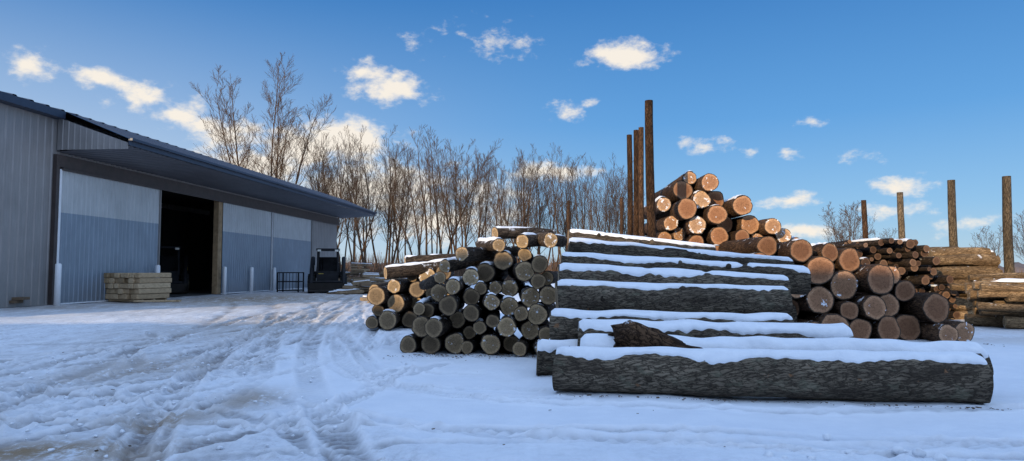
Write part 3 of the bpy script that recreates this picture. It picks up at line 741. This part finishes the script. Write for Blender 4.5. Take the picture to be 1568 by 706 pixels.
for i in range(3800):
    y=rg.uniform(88,125); x=rg.uniform(-.30,.2)*y; h=rg.uniform(1.5,6.0)*(.6+.6*abs(mn.noise(Vector((x*.15,y*.1,0)))))
    lx=rg.gauss(0,.14)*h; B.tube([(x,y,0),(x+lx*.4,y,h*.5),(x+lx,y,h)],[.05,.035,.012],3,0)
for i in range(1800):
    y=rg.uniform(60,140); x=rg.uniform(.35,.85)*y; h=rg.uniform(.8,2.8)*(.5+.9*abs(mn.noise(Vector((x*.12,y*.1,0)))))
    lx=rg.gauss(0,.2)*h; B.tube([(x,y,0),(x+lx*.4,y,h*.5),(x+lx,y,h)],[.04,.03,.012],3,0)
for i in range(1100):
    y=rg.uniform(27,36); x=rg.uniform(.575,.64)*y; h=rg.uniform(.8,2.4)
    lx=rg.gauss(0,.25)*h; B.tube([(x,y,0),(x+lx*.4,y,h*.5),(x+lx,y+rg.gauss(0,.2),h)],[.015,.011,.005],3,0)
B.build('undergrowth_thicket',[simple('twig_brown',(.14,.08,.045),.9,0,.4,.3)])
B=MB(); prev=None; N=700
for i in range(N+1):
    a=math.radians(-75+150*i/N); Rr=420; x=math.sin(a)*Rr; y=math.cos(a)*Rr
    h=6.5+5*mn.noise(Vector((i*.03,0,0)))+3*mn.noise(Vector((i*.23,1,0)))+2.2*mn.noise(Vector((i*.9,2,0)))
    q=(B.vert((x,y,0)),B.vert((x*1.01,y*1.01,max(2,h*.6))),B.vert((x*1.03,y*1.03,max(3,h))))
    if prev: B.face([prev[0],q[0],q[1],prev[1]],0); B.face([prev[1],q[1],q[2],prev[2]],0)
    prev=q
B.build('distant_woodland',[simple('woodland_haze',(.11,.09,.09),1,0,.35,.15)])

# ------------------------------------------------------------------ sky + sun
SUN=Vector((-.55,-.83,0)).normalized(); EL=math.radians(12.5)
sd=Vector((SUN.x*math.cos(EL),SUN.y*math.cos(EL),math.sin(EL)))
w=bpy.data.worlds.new('World'); scene.world=w; w.use_nodes=True; nt=w.node_tree
bg=nt.nodes['Background']; bg.inputs['Strength'].default_value=.12
class WN(NT):
    def __init__(s,t): s.t=t; s.b=None
k=WN(nt)
sky=k.n('ShaderNodeTexSky',sky_type='NISHITA'); sky.sun_disc=False; sky.sun_elevation=EL; sky.sun_rotation=math.atan2(SUN.x,SUN.y)%(2*math.pi)
sky.air_density=1.0; sky.dust_density=.4; sky.ozone_density=3.0; sky.altitude=200
tc=k.n('ShaderNodeTexCoord'); gen=tc.outputs['Generated']
sp=k.n('ShaderNodeSeparateXYZ'); k.l(gen,sp.inputs[0])
az=k.math('ARCTAN2',sp.outputs[0],sp.outputs[1]); el=k.math('ARCSINE',sp.outputs[2])
ae=k.n('ShaderNodeCombineXYZ'); k.l(az,ae.inputs[0]); k.l(el,ae.inputs[1])
nz=k.n('ShaderNodeTexNoise'); k.l(gen,nz.inputs['Vector']); nz.inputs['Scale'].default_value=16; nz.inputs['Detail'].default_value=4
sb=k.n('ShaderNodeVectorMath',operation='SUBTRACT'); k.l(nz.outputs['Color'],sb.inputs[0]); sb.inputs[1].default_value=(.5,.5,.5)
ae2=k.scalevec(sb.outputs[0],(.045,.022,0),ae.outputs[0])
# fair-weather clouds: azimuth, elevation, half width, half height (degrees), weight
CL=[(-35.5,13.8,1.95,1.15,1.05),(-31.1,13.6,1.7,.84,1),(-28.9,12.8,2.36,1.28,1.05),(-26.4,11.8,2.57,1.28,1),(-24.3,11.1,1.8,.9,.9),(-22.4,10.3,3.3,1.5,.9),
(-12.4,15.9,2.3,1.0,.95),(-10.2,14.8,3.3,1.3,1.1),(-13.9,10.6,4.4,1.9,1.4),(-17.6,9.6,4.8,1.7,1.1),(-20.1,8.2,5.4,1.9,.9),
(9.4,17.4,3.5,1.1,1.1),(4.8,13.1,1.7,.83,.55),(6.7,13.7,.9,.65,.4),(15.5,10.1,1.9,.7,.8),(22.3,5.5,1.9,.64,1.05),(29.5,6.1,2.35,.83,1),(24.0,11.4,1.0,.45,.6),
(27.5,8.6,1.8,.58,.55),(3.6,8.2,3.9,.9,1.0),(-2.1,6.8,3.8,1.2,1.0),(-11.3,6.7,8.0,2.5,1.1),(19.7,9.5,.8,.4,.55),(22.2,9.4,1.0,.4,.55),(-2.7,19,3.0,1.3,.38),(-7.8,18.8,1.7,.8,.3),
(29.2,4.45,2.9,.7,.8),(22.6,3.0,3.3,.64,.8),(33.2,3.2,3.2,.64,.7),(15.7,4.5,3.7,.8,.6),(-5.7,4.1,9,1.9,.9)]
cur=None
for (A,E,hw,hv,wt) in CL:
    s=k.n('ShaderNodeVectorMath',operation='SUBTRACT'); k.l(ae2,s.inputs[0]); s.inputs[1].default_value=(math.radians(A),math.radians(E),0)
    m=k.n('ShaderNodeVectorMath',operation='MULTIPLY'); k.l(s.outputs[0],m.inputs[0]); m.inputs[1].default_value=(1/math.radians(hw),1/math.radians(hv),0)
    ln=k.n('ShaderNodeVectorMath',operation='LENGTH'); k.l(m.outputs[0],ln.inputs[0])
    g=k.math('MULTIPLY',k.math('SUBTRACT',1.25,ln.outputs['Value']),wt)
    cur=g if cur is None else k.math('MAXIMUM',cur,g)
cur=k.math('MAXIMUM',cur,-1.0)
fb=k.n('ShaderNodeTexNoise'); k.l(k.scalevec(gen,(1,1,1.7)),fb.inputs['Vector']); fb.inputs['Scale'].default_value=26; fb.inputs['Detail'].default_value=7; fb.inputs['Roughness'].default_value=.62
dens=k.math('ADD',cur,k.math('MULTIPLY',k.math('SUBTRACT',fb.outputs[0],.5),3.0))
mask=k.mapr(dens,.1,1.15,0,.97)
cc=k.ramp(dens,[(.0,(.80,.84,.93)),(.45,(1.0,.94,.85)),(1,(1.0,.92,.81))])
ccs=k.n('ShaderNodeVectorMath',operation='SCALE'); k.l(cc,ccs.inputs[0]); ccs.inputs['Scale'].default_value=8.0
eln=k.math('DIVIDE',el,math.radians(40),True)
clear=k.ramp(eln,[(0,(.44,.64,.84)),(.12,(.25,.51,.84)),(.30,(.10,.35,.76)),(.6,(.025,.19,.56)),(1,(.02,.14,.47))])
cs=k.n('ShaderNodeVectorMath',operation='SCALE'); k.l(clear,cs.inputs[0]); cs.inputs['Scale'].default_value=8.2
base=k.mix(.8,sky.outputs[0],cs.outputs[0])
lh=k.math('MULTIPLY',k.mapr(az,.25,-.75),k.mapr(el,.42,.02)); base=k.mix(k.math('MULTIPLY',lh,.55),base,(6.8,7.0,7.2))
# added bright fill in the unseen sky overhead and behind, lifts shaded snow
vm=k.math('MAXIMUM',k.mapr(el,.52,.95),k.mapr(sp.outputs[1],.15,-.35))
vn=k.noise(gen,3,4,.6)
sky_fill=k.mix(k.math('MULTIPLY',vm,k.mapr(vn,.3,.6,.75,.98)),base,(5.2,7.2,10.9))
fin=k.mix(mask,sky_fill,ccs.outputs[0])
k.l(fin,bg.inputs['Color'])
sl_=bpy.data.lights.new('sun','SUN'); sl_.energy=5.0; sl_.angle=math.radians(.5); sl_.color=(1,.77,.48)
so=bpy.data.objects.new('sun',sl_); so.rotation_euler=sd.to_track_quat('Z','Y').to_euler(); scene.collection.objects.link(so)

# ------------------------------------------------------------------ camera
cam=bpy.data.cameras.new('camera'); cam.sensor_width=36; cam.lens=36*1050/1568; cam.clip_end=20000; cam.clip_start=.05
co=bpy.data.objects.new('camera',cam); co.location=(0,0,1.5); co.rotation_euler=(math.radians(93.4),0,0); scene.collection.objects.link(co); scene.camera=co
scene.view_settings.view_transform='Standard'; scene.view_settings.look='None'; scene.view_settings.exposure=0
